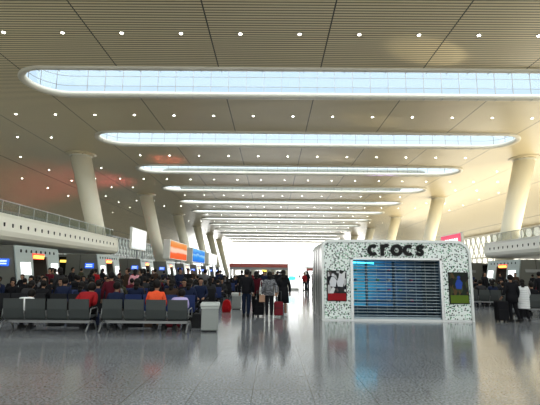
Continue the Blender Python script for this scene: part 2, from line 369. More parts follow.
# ---------------------------------------------------------------- check-in rows
def island(side, y0, L_, label, rich=True):
    s_ = -1 if side == 'left' else 1
    fx = CX + s_ * 21.95; H = 3.3
    t = thing('check_in_counter', label, 'check-in counter', (fx, y0, 0), group='check-in counters along the hall')
    # local frame: x outward (times s_), face leans: foot stands out towards the hall
    def X(a): return s_ * a
    lean = .62
    def body(bm):
        for (a0, a1, yy0, yy1, zz) in ((.05, 3.0, 0, .35, H - .02), (.05, 3.0, L_ - .35, L_, H - .02), (3.0, 9, .6, .9, H - .25), (3.0, 9, L_ - .9, L_ - .6, H - .25)):
            base = -lean if a0 < 1 else 0
            A = [bm.verts.new(p) for p in ((X(a0 + base), yy0, 0), (X(a1), yy0, 0), (X(a1), yy0, zz), (X(a0), yy0, zz))]
            B = [bm.verts.new(p) for p in ((X(a0 + base), yy1, 0), (X(a1), yy1, 0), (X(a1), yy1, zz), (X(a0), yy1, zz))]
            mi_ = 1 if a0 > 1 else 0
            bm.faces.new(A).material_index = mi_; bm.faces.new(B[::-1]).material_index = mi_
            for i in range(4): bm.faces.new((A[i], A[(i + 1) % 4], B[(i + 1) % 4], B[i])).material_index = mi_
        box(bm, (min(X(.1), X(9)), .1, H - .3), (max(X(.1), X(9)), L_ - .1, H - .08))
        cbox(bm, (X(1.6), -.01, 1.7), (.03, .03, 3.2), 1)
    ob('side_panel', [M_darkglass, M_black], body, t)
    def face(bm):
        # silver gable facing the hall, with an opening
        def q(y, z, d=0): return (X(-lean * (1 - z / H) - .02 - d), y, z)
        def slab(pts):
            A = [bm.verts.new(q(y, z)) for y, z in pts]; B = [bm.verts.new((q(y, z)[0] + X(.12), y, z)) for y, z in pts]
            bm.faces.new(A); bm.faces.new(B[::-1]); n = len(pts)
            for i in range(n): bm.faces.new((A[i], A[(i + 1) % n], B[(i + 1) % n], B[i]))
        o0, o1, oz = L_ * .36, L_ * .70, 2.62
        slab([(.0, 0), (o0 - .15, 0), (o0, oz), (o0, H), (.12, H), (0, H - .12)])
        slab([(o1 + .15, 0), (L_, 0), (L_, H - .12), (L_ - .12, H), (o1, H), (o1, oz)])
        slab([(o0, oz), (o1, oz), (o1, H), (o0, H)])
    fc = ob('gable_panel', M_silver, face, t)
    def hole(k):
        def f(bm):
            y = L_ * (.12 + .108 * k); z = H - .42
            lx = X(-lean * (1 - z / H) - .03)
            pts = [bm.verts.new((lx, y + .10 * cos(a), z + .17 * sin(a))) for a in [2 * pi * i / 12 for i in range(12)]]
            pt2 = [bm.verts.new((lx + X(.05), p.co.y, p.co.z)) for p in pts]
            bm.faces.new(pts); bm.faces.new(pt2[::-1])
            for i in range(12): bm.faces.new((pts[i], pts[(i + 1) % 12], pt2[(i + 1) % 12], pt2[i]))
        return f
    for k in range(8): ob('vent', M_black, hole(k), fc)
    def post(yc, w):
        def f(bm):
            zs = (1.3, 2.15)
            A = [bm.verts.new((X(-lean * (1 - z / H) - .06), y, z)) for y, z in ((yc - w, zs[0]), (yc + w, zs[0]), (yc + w, zs[1]), (yc - w, zs[1]))]
            B = [bm.verts.new((v.co.x + X(.05), v.co.y, v.co.z)) for v in A]
            bm.faces.new(A); bm.faces.new(B[::-1])
            for i in range(4): bm.faces.new((A[i], A[(i + 1) % 4], B[(i + 1) % 4], B[i]))
        return f
    ob('notice_panel', M_poster, post(L_ * .19, L_ * .10), t)
    ob('notice_panel', M_poster, post(L_ * .86, L_ * .085), t)
    sg = ob('sign_board', M_redsign, lambda bm: box(bm, (min(X(-.16), X(.2)), L_ * .355, 2.42), (max(X(-.16), X(.2)), L_ * .62, 2.82)), t)
    def txt(bm):
        rr = random.Random(3); y = L_ * .37
        while y < L_ * .60:
            w = rr.uniform(.1, .22); cbox(bm, (X(-.18), y + w / 2, 2.58), (.03, w * .8, .22)); y += w
    ob('lettering', M_yelsign, txt, sg)
    def desk(bm):
        box(bm, (min(X(1.2), X(8.6)), L_ * .3, 0), (max(X(1.2), X(8.6)), L_ * .42, 1.05)); box(bm, (min(X(1.2), X(8.6)), L_ * .62, 0), (max(X(1.2), X(8.6)), L_ * .74, 1.05))
        box(bm, (min(X(8.6), X(8.8)), .9, 0), (max(X(8.6), X(8.8)), L_ - .9, H - .3))
    ob('desk', M_black, desk, t)
    if rich:
        for k in range(3):
            for z in (1.55, 1.95):
                ob('monitor', M_screen, lambda bm: cbox(bm, (X(1.0), L_ * (.42 + .10 * k), z + .05), (.06, .52, .28 if z < 1.8 else .26)), t)
    if side == 'right':
        ob('row_sign', M_signgrey, lambda bm: cbox(bm, (X(1.2), -.05, 2.1), (1.6, .06, .34)), t)
    else:
        sb = ob('row_sign', M_bluesign, lambda bm: cbox(bm, (X(.62), -.07, 2.12), (.9, .1, .5)), t, .05)
        def tx(bm):
            rr = random.Random(5)
            for z, h in ((2.21, .11), (2.04, .09)):
                x = .3
                while x < .92:
                    w = rr.uniform(.05, .12); cbox(bm, (X(x + w / 2), -.13, z), (w * .75, .02, h)); x += w
        ob('lettering', M_signtext, tx, sb)
    return t
LY = [29.1, 43.0, 57.2, 71.3, 85.4, 99.5, 113.6, 127.7, 141.8]
for i, y in enumerate(LY):
    island('left', y, 6.0, 'silver-gabled check-in row with blue sign, %s along the left side' % ORD[i], i < 5)
for i, y in enumerate((46.3, 61.0, 76)):
    island('right', y, 6.9, 'silver-gabled check-in row with red sign, %s along the right side' % ORD[i], i < 1)
# yellow direction sign behind the gap between the first two rows
t = thing('direction_sign', 'small yellow lit sign hanging in the dark gap between check-in rows', 'sign', (-20.85, 43.3, 2.55))
ob('sign_face', M_yelsign, lambda bm: cbox(bm, (0, 0, 0), (.75, .12, .24)), t)
ob('hanger', M_black, lambda bm: [tube(bm, (dx, 0, .12), (dx, 0, .45), .02) for dx in (-.3, .3)], t)

# ---------------------------------------------------------------- big screens
def adbox(name, label, x, y0, y1, z0, z1, s_, fm, posts, dep=1.3):
    t = thing(name, label, 'advertising screen', (x, y0, 0), group='raised advertising screens')
    L_ = y1 - y0
    ob('casing', M_white, lambda bm: box(bm, (min(0, s_ * dep), 0, z0), (max(0, s_ * dep), L_, z1)), t, .05)
    ob('lit_face', fm, lambda bm: box(bm, (min(-s_ * .06, 0), L_ * .03, z0 + .15), (max(-s_ * .06, 0), L_ * .97, z1 - .15)), t)
    for yy in posts: ob('post', M_mull, lambda bm: box(bm, (s_ * dep / 2 - .12, yy - y0 - .12, 0), (s_ * dep / 2 + .12, yy - y0 + .12, z0 + .02)), t)
    return t
def screen_mat(name, ramp, axis, scale, es, noise=.0):
    m = mat(name, (.05, .05, .05), .9, spec=0); N, L, b = nodes(m)
    t = add(N, 'ShaderNodeTexCoord'); s = add(N, 'ShaderNodeSeparateXYZ'); L.new(t.outputs['Generated'], s.inputs[0])
    v = s.outputs[axis]
    if noise:
        n = add(N, 'ShaderNodeTexNoise'); n.inputs['Scale'].default_value = scale; L.new(t.outputs['Generated'], n.inputs['Vector'])
        v = math_(N, L, 'ADD', v, math_(N, L, 'MULTIPLY', math_(N, L, 'SUBTRACT', n.outputs['Fac'], .5), noise))
    r = add(N, 'ShaderNodeValToRGB'); r.color_ramp.interpolation = 'LINEAR'
    els = r.color_ramp.elements
    els[0].position, els[0].color = ramp[0][0], (*ramp[0][1], 1); els[1].position, els[1].color = ramp[-1][0], (*ramp[-1][1], 1)
    for p_, c in ramp[1:-1]: e = els.new(p_); e.color = (*c, 1)
    L.new(v, r.inputs[0]); L.new(r.outputs[0], b.inputs['Emission Color']); b.inputs['Emission Strength'].default_value = es
    return m
M_orange = screen_mat('orange_picture', [(0, (.80, .10, .01)), (.33, (.85, .12, .02)), (.42, (.9, .55, .40)), (.58, (.9, .6, .45)), (.68, (.8, .22, .03)), (.88, (.8, .30, .08)), (1, (.8, .5, .25))], 'Z', 2, .8, .2)
M_blue = screen_mat('blue_picture', [(0, (.01, .15, .7)), (.4, (.01, .28, .8)), (.55, (.3, .6, .85)), (.66, (.01, .2, .75)), (1, (.15, .5, .85))], 'Z', 4, .8, .5)
M_wh = screen_mat('white_picture', [(0, (.55, .6, .6)), (.18, (.9, .93, .93)), (1, (1, 1, 1))], 'Z', 6, 1.1, .35)
M_pink = screen_mat('pink_picture', [(0, (.85, .08, .14)), (.7, (.9, .12, .2)), (1, (.85, .1, .18))], 'Z', 6, .8, .2)
M_cyan = screen_mat('cyan_picture', [(0, (1, 1, 1)), (.25, (.9, 1, 1)), (.38, (.05, .75, .85)), (.62, (.1, .8, .9)), (.72, (1, 1, 1)), (1, (1, 1, 1))], 'Z', 7, 1.3, .5)
adbox('advertising_screen', 'white lit advertising screen above the third check-in row', -20, 61, 68, 4.75, 7.9, -1, M_wh, (64.3, 67), .35)
adbox('advertising_screen', 'orange and white lit advertising screen high above the check-in rows', -20, 84, 101, 4.1, 7.9, -1, M_orange, (93, 98))
adbox('advertising_screen', 'blue lit advertising screen beyond the orange screen', -20, 108, 128, 4.1, 7.7, -1, M_blue, (110, 126))
adbox('advertising_screen', 'pale lit advertising screen beyond the blue screen', -20, 136, 156, 4.1, 7.7, -1, M_wh, (138, 150))
pk = adbox('advertising_screen', 'pink lit advertising screen with white text above the kiosk roof', 30, 68.5, 77, 5.4, 8.35, 1, M_pink, (69.5, 74), .4)
def pkt(bm):
    y = 1.2
    for w in (.8, .5, .9, .7, .5, .9): cbox(bm, (-.08, y + w / 2, 7.1), (.03, w * .8, .8)); y += w + .2
ob('lettering', M_poster, pkt, pk)

# white pillar sign in the hall centre
t = thing('pillar_sign', 'tall white pillar sign with a cyan picture behind the walkers', 'pillar sign', (2.05, 42.3, 0))
ob('body', M_white, lambda bm: cbox(bm, (0, .4, 1.85), (1.1, .8, 3.7)), t, .05)
ob('lit_face', M_poster, lambda bm: cbox(bm, (0, -.02, 1.9), (1.0, .06, 3.4)), t)
ob('picture', M_cyan, lambda bm: cbox(bm, (-.12, -.06, 1.12), (.66, .04, 1.0)), t)

# far retail block with a red fascia
M_redfas = mat('red_fascia', (.45, .10, .08), .5); M_shopdark = mat('shop_interior', (.25, .16, .10), .6)
t = thing('retail_block', 'low shop block with a red fascia across the far hall', 'shop', (-2.6, 92, 0))
ob('roof_slab', M_mull, lambda bm: box(bm, (-6.4, -.3, 2.3), (6.6, 6, 2.75)), t)
ob('fascia', M_redfas, lambda bm: box(bm, (-6.5, -.4, 2.75), (6.7, 0, 3.5)), t)
for x in (-6.2, -2.1, 2.1, 6.3): ob('pier', M_white, lambda bm: box(bm, (x - .15, 0, 0), (x + .15, .3, 2.3)), t)
ob('back_wall', M_cream, lambda bm: box(bm, (-6.2, 5.6, 0), (6.4, 5.9, 2.3)), t)
ob('lit_shelf', M_poster, lambda bm: [box(bm, (x, 5.3, 1.2), (x + 1.8, 5.5, 2.1)) for x in (-5.6, -1.2, 3.5)], t)
ob('lit_sign', M_yelsign, lambda bm: box(bm, (.4, -.45, 1.8), (1.4, -.35, 2.2)), t)
t = thing('retail_block', 'second low shop block with red signs right of the pillar sign', 'shop', (8.5, 70, 0))
ob('fascia', M_redfas, lambda bm: box(bm, (-3, 0, 2.0), (4, .3, 2.4)), t)
ob('roof_slab', M_white, lambda bm: box(bm, (-3, 0, 2.4), (4, 5, 2.6)), t)
for x in (-2.9, 3.9): ob('pier', M_white, lambda bm: box(bm, (x - .1, 0, 0), (x + .1, 5, 2.0)), t)

# ---------------------------------------------------------------- kiosk
KX0, KX1, KY, KD, KH = 1.74, 7.02, 15.4, 3.35, 2.80
K = thing('shop_kiosk', 'white and green speckled shoe shop kiosk with a closed steel shutter', 'kiosk', (0, KY, 0))
M_dots = mat('speckled_panel', (.8, .8, .8), .45); N, L, b = nodes(M_dots)
t_ = add(N, 'ShaderNodeTexCoord'); v = add(N, 'ShaderNodeTexVoronoi'); v.inputs['Scale'].default_value = 17; v.inputs['Randomness'].default_value = .75
mp = add(N, 'ShaderNodeMapping'); mp.inputs['Scale'].default_value = (1, 0, 1); L.new(t_.outputs['Object'], mp.inputs[0])
L.new(mp.outputs[0], v.inputs['Vector'])
d = math_(N, L, 'LESS_THAN', v.outputs['Distance'], .46)
sc_ = add(N, 'ShaderNodeSeparateXYZ'); L.new(v.outputs['Color'], sc_.inputs[0])
nl = add(N, 'ShaderNodeTexNoise'); nl.inputs['Scale'].default_value = 1.6; L.new(mp.outputs[0], nl.inputs['Vector'])
thr = math_(N, L, 'MULTIPLY', nl.outputs['Fac'], 1.75)
on = math_(N, L, 'LESS_THAN', sc_.outputs['X'], thr); d = math_(N, L, 'MULTIPLY', d, on)
rc = add(N, 'ShaderNodeValToRGB'); rc.color_ramp.interpolation = 'CONSTANT'
rc.color_ramp.elements[0].color = (.012, .03, .02, 1); rc.color_ramp.elements[1].position = .32; rc.color_ramp.elements[1].color = (.01, .22, .06, 1)
e = rc.color_ramp.elements.new(.8); e.color = (.10, .36, .20, 1)
L.new(sc_.outputs['Y'], rc.inputs[0])
mx = add(N, 'ShaderNodeMixRGB'); L.new(d, mx.inputs[0]); mx.inputs[1].default_value = (.84, .90, .86, 1); L.new(rc.outputs[0], mx.inputs[2]); L.new(mx.outputs[0], b.inputs['Base Color'])
def arc(cx, cz, r, a0, a1, n=8): return [(cx + r * cos(radians(a0 + (a1 - a0) * i / n)), cz + r * sin(radians(a0 + (a1 - a0) * i / n))) for i in range(n + 1)]
OX0, OX1, OZ = 2.80, 5.95, 2.12
e_ = .09
lp = [(KX0 + e_, .04)] + [(OX0, .04), (OX0, KH - e_)] + arc(KX0 + .3, KH - .3, .3 - e_, 90, 180)
rpn = [(OX1, .04), (KX1 - e_, .04)] + arc(KX1 - .5, KH - .5, .5 - e_, 0, 90) + [(OX1, KH - e_)]
ob('front_panel', M_dots, lambda bm: (prism(bm, lp, 0, .12), prism(bm, rpn, 0, .12), prism(bm, [(OX0, OZ), (OX1, OZ), (OX1, KH - e_), (OX0, KH - e_)], 0, .12)), K)
def shell(bm):
    out = [(KX0, 0)] + arc(KX0 + .3, KH - .3, .3, 180, 90) + arc(KX1 - .5, KH - .5, .5, 90, 0) + [(KX1, 0)]
    inn = [(KX0 + e_, 0)] + arc(KX0 + .3, KH - .3, .3 - e_, 180, 90) + arc(KX1 - .5, KH - .5, .5 - e_, 90, 0) + [(KX1 - e_, 0)]
    A = [[bm.verts.new((x, y, z)) for x, z in q] for q, y in ((out, -.05), (inn, -.05), (out, KD), (inn, KD))]
    n = len(out)
    for i in range(n - 1):
        for a, b_ in ((0, 1), (1, 3), (3, 2), (2, 0)): bm.faces.new((A[a][i], A[a][i + 1], A[b_][i + 1], A[b_][i]))
    for i in (0, -1): bm.faces.new([A[k][i] for k in (0, 1, 3, 2)])
M_kshell = mat('silver_shell', (.42, .44, .42), .3, .5)
ob('shell', M_kshell, shell, K)
ob('panel_seam', M_black, lambda bm: [box(bm, (KX0 - .012, y, .05), (KX0 + .02, y + .04, KH - .3)) for y in (.85, 1.7, 2.55)], K)
ob('back_panel', M_white, lambda bm: box(bm, (KX0 + e_, KD - .1, 0), (KX1 - e_, KD, KH - .3)), K)
ob('plinth', M_chrome, lambda bm: box(bm, (KX0 + .05, -.03, 0), (KX1 - .05, .1, .06)), K)
def oframe(bm):
    for x in (OX0, OX1): box(bm, (x - .05, -.05, .05), (x + .05, .10, OZ + .03))
    box(bm, (OX0 - .05, -.05, OZ - .02), (OX1 + .05, .10, OZ + .06))
ob('shutter_frame', M_chrome, oframe, K)
def shut(bm):
    z = .16
    while z < OZ - .05:
        A = [(.00, z), (.012, z + .008), (.012, z + .026), (.0, z + .034), (-.010, z + .017)]
        X0, X1 = OX0 + .05, OX1 - .05
        V0 = [bm.verts.new((X0, .06 + a, zz)) for a, zz in A]; V1 = [bm.verts.new((X1, .06 + a, zz)) for a, zz in A]
        bm.faces.new(V0); bm.faces.new(V1[::-1])
        for i in range(5): bm.faces.new((V0[i], V0[(i + 1) % 5], V1[(i + 1) % 5], V1[i]))
        z += .105
    for k in range(9): x = OX0 + .2 + k * .345; tube(bm, (x, .075, .08), (x, .075, OZ), .008, .008, 6)
    box(bm, (OX0 + .05, .03, .05), (OX1 - .05, .1, .13))
M_shut = mat('shutter_steel', (.22, .27, .29), .35, .6)
ob('roller_shutter', M_shut, shut, K)
M_int = mat('shop_lining', (.02, .06, .10), .6); M_bglow = mat('cyan_tube', (.1, .7, .9), .4, emit=(.05, .62, .95), es=6)
M_bpan = screen_mat('painted_blue_glow', [(0, (.03, .42, .6)), (.3, (.02, .28, .5)), (.55, (.01, .10, .26)), (.8, (.006, .03, .07)), (1, (.005, .015, .03))], 'X', 4, .65, .55)  # blue shop glow painted as emission, fading to dark at the right
ob('interior_lining', M_int, lambda bm: (box(bm, (OX0 - .6, 2.6, .06), (OX1 + .6, 2.66, 2.5)), box(bm, (OX0 - .6, .3, .01), (OX1 + .6, 2.6, .05)), box(bm, (OX0 - .66, .3, .06), (OX0 - .6, 2.6, 2.5)), box(bm, (OX1 + .6, .3, .06), (OX1 + .66, 2.6, 2.5)), box(bm, (OX0 - .6, .3, 2.5), (OX1 + .6, 2.6, 2.55))), K)
ob('glow_panel', M_bpan, lambda bm: box(bm, (OX0 - .2, 2.5, .3), (OX1 + .2, 2.58, 2.35)), K)
ob('cyan_light_tube', M_bglow, lambda bm: tube(bm, (OX0 + .15, .5, 2.0), (OX0 + .9, .5, 1.98), .03), K)
def shelves(bm):
    for z in (.5, .9, 1.3, 1.7): box(bm, (OX0 - .1, 2.2, z), (OX1 + .2, 2.5, z + .03))
    for x in (OX0 - .1, OX0 + 1.0, OX0 + 2.1, OX1 + .15): box(bm, (x, 2.2, .06), (x + .04, 2.5, 2.1))
ob('shelf', M_int, shelves, K)
# clogs on the shelves
def clog(bm):
    pr = [(0, -.13, .045, .05), (0, -.08, .05, .07), (0, 0, .052, .06), (0, .07, .058, .085), (0, .12, .05, .07), (0, .15, .02, .03)]
    rings = [[bm.verts.new((hw * cos(t), y, max(0, h / 2 + h / 2 * sin(t)))) for t in [2 * pi * i / 10 for i in range(10)]] for _, y, hw, h in pr]
    for A, B in zip(rings, rings[1:]):
        for i in range(10): bm.faces.new((A[i], A[(i + 1) % 10], B[(i + 1) % 10], B[i])).smooth = True
    bm.faces.new(rings[0]); bm.faces.new(rings[-1])
cl_m = [('white', fabric('white_foam', (.7, .72, .72))), ('blue', fabric('blue_foam', (.04, .15, .5))), ('pink', fabric('pink_foam', (.6, .12, .25))), ('green', fabric('green_foam', (.08, .4, .12)))]
cl0 = None
for r_, z in enumerate((.53, .93, 1.33, 1.73)):
    for k in range(7):
        if cl0 is None: cl0 = c = ob('clog', cl_m[0][1], clog)
        else: c = cl0.copy(); COL.objects.link(c)
        nm, m = cl_m[(r_ * 2 + k) % 4]
        c.material_slots[0].link = 'OBJECT'; c.material_slots[0].material = m
        c.location = (OX0 + .12 + k * .45, KY + 2.34, z); c.rotation_euler = (0, 0, pi)
        tag(c, '%s foam clog on the %s kiosk shelf, %s from the left' % (nm, ['lowest', 'second lowest', 'second highest', 'highest'][r_], ORD[k]), 'shoe', 'clogs inside the kiosk')
# letters
def letters(bm):
    r, w = .146, .118; z = 2.44; y0, y1 = -.09, .0
    xs = [3.57, 3.98, 4.40, 4.83, 5.23]
    def c_(x): ribbon(bm, arc(x, z, r, 48, 312, 20), w, y0, y1)
    c_(xs[0]); c_(xs[3])
    ribbon(bm, [(xs[1] - .09, z - .2), (xs[1] - .09, z + .2)], w, y0, y1)
    ribbon(bm, arc(xs[1] + .06, z + .03, .13, 160, 62, 10), w, y0 - .002, y1)
    o = arc(xs[2], z, r + .005, 0, 360, 28); ribbon(bm, o, w, y0, y1)
    x = xs[4]; s = [(x + .13, z + .10)] + arc(x, z + .075, .078, 60, 235, 12)[0:] + arc(x + .0, z - .075, .078, 55, -130, 12) + [(x - .14, z - .10)]
    ribbon(bm, s, .10, y0, y1)
ob('lettering', M_black, letters, K)
# posters: plain pictures of people, framed
def poster_mat(name, cols, low, split):
    m = mat(name, (.5, .5, .5), .6, spec=.08); N, L, b = nodes(m)
    t = add(N, 'ShaderNodeTexCoord'); v = add(N, 'ShaderNodeTexVoronoi'); v.inputs['Scale'].default_value = 5.5; L.new(t.outputs['Generated'], v.inputs['Vector'])
    s2 = add(N, 'ShaderNodeSeparateXYZ'); L.new(v.outputs['Color'], s2.inputs[0])
    r = add(N, 'ShaderNodeValToRGB'); r.color_ramp.interpolation = 'CONSTANT'
    for i, c in enumerate(cols):
        e = r.color_ramp.elements[i] if i < 2 else r.color_ramp.elements.new(i / len(cols)); e.position = i / len(cols); e.color = (*c, 1)
    L.new(s2.outputs['X'], r.inputs[0])
    s3 = add(N, 'ShaderNodeSeparateXYZ'); L.new(t.outputs['Generated'], s3.inputs[0])
    lo = math_(N, L, 'LESS_THAN', s3.outputs['Z'], split)
    mx = add(N, 'ShaderNodeMixRGB'); L.new(lo, mx.inputs[0]); L.new(r.outputs[0], mx.inputs[1]); mx.inputs[2].default_value = (*low, 1)
    L.new(mx.outputs[0], b.inputs['Base Color']); return m
for x0, x1, z0, z1, m, lab, fig in ((1.95, 2.58, .68, 1.68, poster_mat('portrait_red_foot', [(.03, .03, .03), (.5, .5, .5), (.02, .02, .025), (.7, .7, .7), (.10, .08, .08)], (.30, .015, .02), .24), 'picture of people in black and white over a red foot', 'w'),
                                    (6.22, 6.84, .63, 1.66, poster_mat('portrait_green_foot', [(.02, .03, .02), (.05, .06, .03), (.02, .02, .02), (.10, .06, .03)], (.10, .16, .02), .26), 'picture of a crouching figure in blue over a green foot', 'b')):
    fr = ob('poster_frame', M_black, lambda bm: box(bm, (x0 - .03, -.05, z0 - .03), (x1 + .03, 0, z1 + .03)), K); fr['label'] = lab
    pic = ob('poster', m, lambda bm: box(bm, (x0, -.06, z0), (x1, -.048, z1)), fr)
    cx_ = (x0 + x1) / 2; cz_ = (z0 + z1) / 2 + .1
    fm = fabric('figure_blue', (.03, .07, .35)) if fig == 'b' else fabric('figure_white', (.65, .65, .68))
    def fgr(bm):
        for dx in ((0,) if fig == 'b' else (-.13, .13)):
            prism(bm, [(cx_ + dx - .10, cz_ - .12), (cx_ + dx + .08, cz_ - .14), (cx_ + dx + .13, cz_ + .08), (cx_ + dx + .04, cz_ + .2), (cx_ + dx - .06, cz_ + .2), (cx_ + dx - .13, cz_ + .04)], -.066, -.06)
            prism(bm, arc(cx_ + dx, cz_ + .27, .055, 0, 330, 11), -.066, -.06)
    ob('figure', fm, fgr, fr)

# ---------------------------------------------------------------- benches
def bench(cover, frame, label, n=4, pitch=.585, group=None, perf=True):
    t = thing('waiting_bench', label, 'bench', group=group)
    Wd = n * pitch
    for k in range(n):
        x = -Wd / 2 + (k + .5) * pitch
        def bk(bm):
            w = pitch * .45; n_ = 6
            # slightly curved rectangular back leaning to the rear (rear = -y)
            pts = [(-.20, .86), (-.17, .60), (-.12, .36), (-.06, .30)]
            for (ya, za), (yb, zb) in zip(pts, pts[1:]):
                for s0 in (0,):
                    v = [bm.verts.new(p) for p in ((x - w, ya, za), (x + w, ya, za), (x + w, yb, zb), (x - w, yb, zb), (x - w, ya + .03, za), (x + w, ya + .03, za), (x + w, yb + .03, zb), (x - w, yb + .03, zb))]
                    for f in ((0, 1, 2, 3), (7, 6, 5, 4), (0, 4, 5, 1), (3, 2, 6, 7), (0, 3, 7, 4), (1, 5, 6, 2)): bm.faces.new([v[i] for i in f])
        def st(bm):
            w = pitch * .45
            pts = [(-.05, .40), (.10, .385), (.34, .42), (.42, .40)]
            for (ya, za), (yb, zb) in zip(pts, pts[1:]):
                v = [bm.verts.new(p) for p in ((x - w, ya, za), (x + w, ya, za), (x + w, yb, zb), (x - w, yb, zb), (x - w, ya, za - .035), (x + w, ya, za - .035), (x + w, yb, zb - .035), (x - w, yb, zb - .035))]
                for f in ((0, 1, 2, 3), (7, 6, 5, 4), (0, 4, 5, 1), (3, 2, 6, 7), (0, 3, 7, 4), (1, 5, 6, 2)): bm.faces.new([v[i] for i in f])
        ob('backrest', cover, bk, t); ob('seat', cover, st, t)
    ob('beam', frame, lambda bm: cbox(bm, (0, .08, .25), (Wd + .04, .07, .07)), t)
    for k in range(n + 1):
        if 0 < k < n: 
            x = -Wd / 2 + k * pitch
            ob('bracket', frame, lambda bm: path(bm, [(x, -.16, .56), (x, -.10, .34), (x, .08, .30), (x, .36, .36)], .012, 6), t); continue
        x = -Wd / 2 + k * pitch
        ob('armrest', frame, lambda bm: path(bm, [(x, -.14, .36), (x, -.10, .60), (x, .30, .62), (x, .36, .56), (x, .34, .36)], .016), t)
    for sx in (-1, 1):
        x = sx * (Wd / 2 - .02)
        ob('leg', frame, lambda bm: path(bm, [(x, -.28, .02), (x + sx * -.0, -.10, .24), (x, .08, .28), (x, .26, .24), (x, .42, .02)], .024), t)
    return t
M_frame = mat('dull_bench_frame', (.20, .205, .20), .4, .5)
BS = bench(M_steel, M_frame, 'grey steel four-seat bench nearest the left edge of the photo')
BS.location = (-6.0, 11.85, 0)
b2 = copy_tree(BS); b2.location = (-3.4, 11.95, 0); b2['label'] = 'grey steel four-seat bench beside the nearer litter bin'
for b_ in (BS, b2): b_['group'] = 'steel benches at the front of the waiting area'
BB = bench(M_bluechair, M_black, 'x'); M_blackchair = mat('black_vinyl', (.012, .012, .014), .55, spec=.25)
ROWS = [14.5, 17.2, 19.9, 22.6, 25.3, 28.4, 31.5, 34.6, 38, 41.5, 45]
def row_x(r): return -2.4 - .03 * r
blue_first = True
for r_, y in enumerate(ROWS):
    rot = pi if r_ % 3 == 1 else 0
    nb_ = 4 if y < 24 else 5
    for k in range(nb_):
        b_ = BB if blue_first else copy_tree(BB); blue_first = False
        x = row_x(r_) - 1.25 - k * 2.45
        b_.location = (x, y, 0); b_.rotation_euler = (0, 0, rot)
        bl_ = (r_ + k) % 3 == 0
        if not bl_:
            for c_ in b_.children:
                if c_.name.startswith(('seat', 'backrest')): c_.material_slots[0].link = 'OBJECT'; c_.material_slots[0].material = M_blackchair
        b_['label'] = ('blue' if bl_ else 'black') + ' seat bench in the %s crowded row behind the steel benches, %s from the aisle' % (ORD[r_], ORD[k]); b_['group'] = 'waiting benches in the crowd'
RROWS = [22.6, 25.6, 28.6, 31.6]
for r_, y in enumerate(RROWS):
    for k in range(3):
        b_ = copy_tree(BS); b_.location = (11.1 + k * 2.5, y, 0); b_.rotation_euler = (0, 0, pi if r_ % 3 == 1 else 0)
        b_['label'] = 'grey bench right of the kiosk, %s row, %s from the kiosk' % (ORD[r_], ORD[k]); b_['group'] = 'grey benches right of the kiosk'

# ---------------------------------------------------------------- litter bins
def bin_(loc, label, s=1.0):
    t = thing('litter_bin', label, 'bin', loc, group='steel litter bins')
    ob('body', M_binsteel, lambda bm: lathe(bm, [(.30, .03), (.32, .05), (.32, .66), (.30, .67)], 4, smooth=False), t, .02)
    ob('lid', M_lid, lambda bm: lathe(bm, [(.36, .67), (.37, .69), (.37, .75), (.34, .77), (.2, .775)], 4, smooth=False), t, .01)
    ob('liner', M_lid, lambda bm: lathe(bm, [(.345, .62), (.35, .67)], 4, smooth=False), t)
    ob('foot', M_black, lambda bm: lathe(bm, [(.27, 0), (.27, .04)], 4, smooth=False), t)
    t.rotation_euler = (0, 0, pi / 4 + .1); t.scale = (s, s, s if s >= 1 else 1.02 * s)
M_lid = mat('bin_lid_steel', (.42, .44, .41), .4, .3)
M_binsteel = mat('bin_steel', (.20, .215, .20), .4, .4)
bin_((-1.72, 12.3, 0), 'steel litter bin with a wide lid right of the steel benches')
bin_((-1.58, 19.6, 0), 'farther steel litter bin left of the walking man', .9)

# ---------------------------------------------------------------- people
M_skin = fabric('skin', (.30, .17, .11), .06, .55); M_hair = fabric('black_hair', (.012, .010, .009), .3, .6)
M_eye = mat('dark_eye', (.02, .015, .01), .3); M_lip = mat('lip', (.35, .10, .09), .5)
def skin_mesh(name, chains, m, sub=1):
    """chains: list of (parent key or None, [(key, pos, radius)...]); one continuous skinned body."""
    idx = {}; vs = []; es = []; rs = []
    for par, lst in chains:
        prev = idx[par] if par else None
        for key, p, r in lst:
            idx[key] = len(vs); vs.append(p); rs.append(r)
            if prev is not None: es.append((prev, idx[key]))
            prev = idx[key]
    me = bpy.data.meshes.new(name); me.from_pydata(vs, es, []); o = bpy.data.objects.new(name, me); COL.objects.link(o)
    md = o.modifiers.new('skin', 'SKIN'); md.use_smooth_shade = True
    sv = me.skin_vertices[0].data if me.skin_vertices else None
    if sv is None:
        bpy.context.view_layer.update()
        bm = bmesh.new(); bm.from_mesh(me); lay = bm.verts.layers.skin.verify(); bm.to_mesh(me); bm.free(); sv = me.skin_vertices[0].data
    for i, r in enumerate(rs):
        sv[i].radius = (r, r) if not isinstance(r, tuple) else r; sv[i].use_root = (i == 0)
    if sub: s_ = o.modifiers.new('sub', 'SUBSURF'); s_.levels = sub; s_.render_levels = sub
    dg = bpy.context.evaluated_depsgraph_get(); dg.update()
    out = bpy.data.meshes.new_from_object(o.evaluated_get(dg)); out.name = name
    bpy.data.objects.remove(o); bpy.data.meshes.remove(me)
    out.materials.clear(); out.materials.append(m)
    for p_ in out.polygons: p_.use_smooth = True
    return out
def V(*a): return Vector(a)
